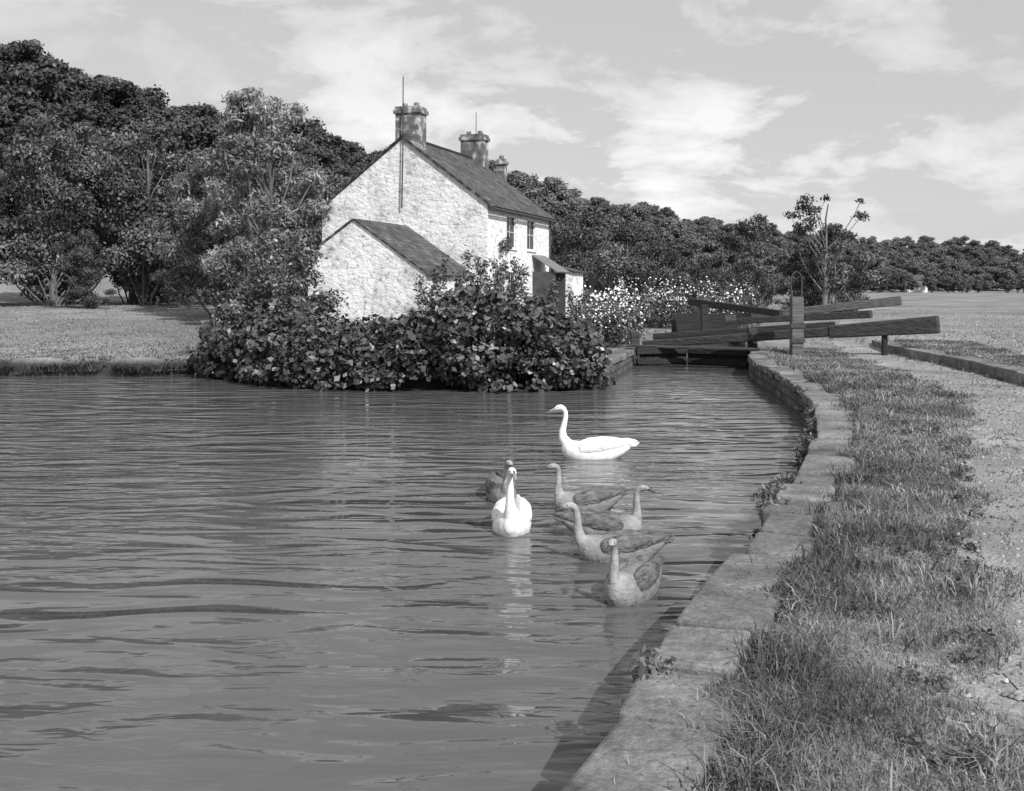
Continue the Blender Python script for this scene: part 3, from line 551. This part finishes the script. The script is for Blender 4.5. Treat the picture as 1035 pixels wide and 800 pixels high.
def swan(name,x,y,heading,s,adult,neck,yaw=0,raise_=0.0,zs=1.0,bz=1.0):
    e=empty(name,(x,y,0),heading); e.scale=(s,s,s*zs)
    fm,wm=(fw,fwing) if adult else (fg,fgw)
    def tw(px_,pz):
        t=min(1,max(0,(pz-.45)/.2)) if pz>.3 else 0
        cx=neck[6][0]; a=yaw*t; dx=px_-cx
        return (cx+dx*math.cos(a),dx*math.sin(a),pz) if t>0 else (px_,0,pz)
    R=raise_
    def Z(l): return [(a,b_,c*bz,d,e_*bz) for a,b_,c,d,e_ in l]
    mb=MB(); mb.loft(Z([(-.60,0,.19,.015,.01),(-.52,0,.165,.06,.03),(-.38,0,.11,.125,.09),(-.20,0,.065,.18,.15),(0,0,.05,.20,.17),(.17,0,.055,.19,.165),(.29,0,.08,.155,.15),(.37,0,.10,.11,.12),(.42,0,.12,.05,.07),(.43,0,.125,.015,.02)]),20)
    mb.tube([tw(a,c) for a,c,r in neck],[r for a,c,r in neck],14,.9)
    o=mb.make("body_neck_head",fm,e,True); r=o.modifiers.new("r",'REMESH'); r.mode='VOXEL'; r.voxel_size=.011; r.use_smooth_shade=True; sm=o.modifiers.new("s",'SMOOTH'); sm.iterations=6; sm.factor=.5
    for sg,nm in ((1,"wing_left"),(-1,"wing_right")):
        mb=MB()
        mb.loft(Z([(.25,sg*.115,.11,.02,.03),(.19,sg*.12,.115,.065,.085),(.06,sg*.12,.135+R*.5,.09,.105),(-.12,sg*.11,.15+R,.088,.10),(-.28,sg*.085,.165+R,.07,.08),(-.42,sg*.055,.18+R*.7,.045,.05),(-.53,sg*.035,.19+R*.4,.02,.022)]),16)
        for k in range(5):
            t=k/4; p=Vector((-.22-.03*k,sg*(.125-.08*t),(.13+.09*t+R*.8)*bz)); q=Vector((-.48-.03*k,sg*(.05-.025*t),(.165+.045*t+R*.4)*bz)); m_=p.lerp(q,.5)
            mb.tube([p,m_+Vector((0,sg*.008,.006)),q.lerp(m_,.2),q],[.018,.024,.015,.005],8)
        o=mb.make(nm,wm,e,True); r=o.modifiers.new("r",'REMESH'); r.mode='VOXEL'; r.voxel_size=.0085; r.use_smooth_shade=True; sm=o.modifiers.new("s",'SMOOTH'); sm.iterations=2
    mb=MB()
    for k in range(-3,4): mb.tube([(-.46,k*.02,.155*bz),(-.55,k*.024,(.18-.004*abs(k))*bz),(-.62+.012*abs(k),k*.022,(.20-.006*abs(k))*bz)],[.02,.02,.004],6,.9)
    mb.make("tail",wm,e,True)
    hx,hz=neck[-2][0],neck[-2][1]
    mb=MB(); pts=[tw(hx-.005,hz),tw(hx+.035,hz-.016),tw(hx+.07,hz-.032),tw(hx+.09,hz-.040)]; mb.tube(pts,[.025,.018,.015,.008],10,1.1); mb.make("beak",beak_a if adult else beak_c,e,True)
    if adult:
        mb=MB(); mb.tube([tw(hx-.02,hz+.020),tw(hx+.0,hz+.024),tw(hx+.02,hz+.012)],[.008,.014,.005],8); mb.make("beak_knob",beak_k,e,True)
    mb=MB(); ex,ez=neck[-4][0]+.045,neck[-4][1]+.006
    c=Vector(tw(ex,ez)); sd=Vector((-math.sin(yaw),math.cos(yaw),0))
    for sg in (1,-1):
        p=c+sd*sg*.030; mb.tube([p-sd*sg*.004,p+sd*sg*.004,p+sd*sg*.008],[.008,.007,.002],8)
    mb.make("eyes",beak_k,e,True)
    return e
pi=math.pi
swan("swan",1.10,14.0,pi,1.0,True,NECK_S,0,.02,1.0)
swan("swan",.0,9.9,-pi/2-.05,.93,True,NECK_U,.35,.02,.98)
swan("cygnet",-.12,11.3,-pi*.45,.82,False,NECK_L,.5,0,.9,1.25)
swan("cygnet",.76,10.75,pi+.25,.78,False,NECK_U,-.1,0,.88,1.25)
swan("cygnet",.86,9.6,-.12,.78,False,NECK_U,0,0,.86,1.3)
swan("cygnet",.90,8.80,pi+.08,.80,False,NECK_L,.1,0,.93,1.2)
swan("cygnet",.90,7.75,pi+1.0,.80,False,NECK_U,.2,0,.87,1.4)
# ------------------------------------------------------------------ light and sky
el=math.radians(40); az=math.atan2(.56,-.83); sx,sy=math.sin(az),math.cos(az)
sd=Vector((sx*math.cos(el),sy*math.cos(el),math.sin(el)))
l=bpy.data.lights.new("sun",'SUN'); l.energy=4.9; l.angle=math.radians(.5); l.color=(1,.995,.985); so=bpy.data.objects.new("sun",l); so.rotation_euler=(-sd).to_track_quat('-Z','Y').to_euler(); link(so)
w=bpy.data.worlds.new("World"); scene.world=w; w.use_nodes=True; nt=w.node_tree; bg=nt.nodes["Background"]
sky=nt.nodes.new("ShaderNodeTexSky"); sky.sky_type='NISHITA'; sky.sun_disc=False; sky.sun_elevation=el; sky.sun_rotation=az
bw=nt.nodes.new("ShaderNodeRGBToBW"); nt.links.new(sky.outputs[0],bw.inputs[0])
tc=nt.nodes.new("ShaderNodeTexCoord").outputs["Generated"]; sp_=nt.nodes.new("ShaderNodeSeparateXYZ"); nt.links.new(tc,sp_.inputs[0])
def mth(op,a,b=None):
    n=nt.nodes.new("ShaderNodeMath"); n.operation=op
    for s,i in ((a,0),(b,1)):
        if s is None: continue
        if hasattr(s,'links'): nt.links.new(s,n.inputs[i])
        else: n.inputs[i].default_value=s
    return n.outputs[0]
dz=mth('ADD',mth('MAXIMUM',sp_.outputs[2],0),.30)
cb=nt.nodes.new("ShaderNodeCombineXYZ"); nt.links.new(mth('DIVIDE',sp_.outputs[0],dz),cb.inputs[0]); nt.links.new(mth('DIVIDE',sp_.outputs[1],dz),cb.inputs[1]); cb.inputs[2].default_value=1.7
n1=noise(nt,cb.outputs[0],3.1,8,.60,.25); r1=ramp(nt,[(.47,0),(.52,.5),(.62,1)]); nt.links.new(n1.outputs[0],r1.inputs[0])
n2=noise(nt,cb.outputs[0],1.0,2,.5); r2=ramp(nt,[(.38,.3),(.6,1)]); nt.links.new(n2.outputs[0],r2.inputs[0])
base=mth('ADD',mth('MULTIPLY',bw.outputs[0],.28),3.6)
tot=mth('ADD',base,mth('MULTIPLY',mth('MULTIPLY',r1.outputs[0],r2.outputs[0]),2.5))
nt.links.new(tot,bg.inputs[0]); bg.inputs[1].default_value=.13
# ------------------------------------------------------------------ camera
cam=bpy.data.cameras.new("camera"); co=bpy.data.objects.new("camera",cam); link(co); co.location=(0,0,2.3); co.rotation_euler=(math.radians(90),0,0)
cam.sensor_width=36; cam.lens=36*1050/1035; cam.shift_y=-110/1035; cam.clip_end=6000; cam.clip_start=.05
scene.camera=co
scene.view_settings.view_transform='Standard'; scene.view_settings.look='None'; scene.view_settings.exposure=0
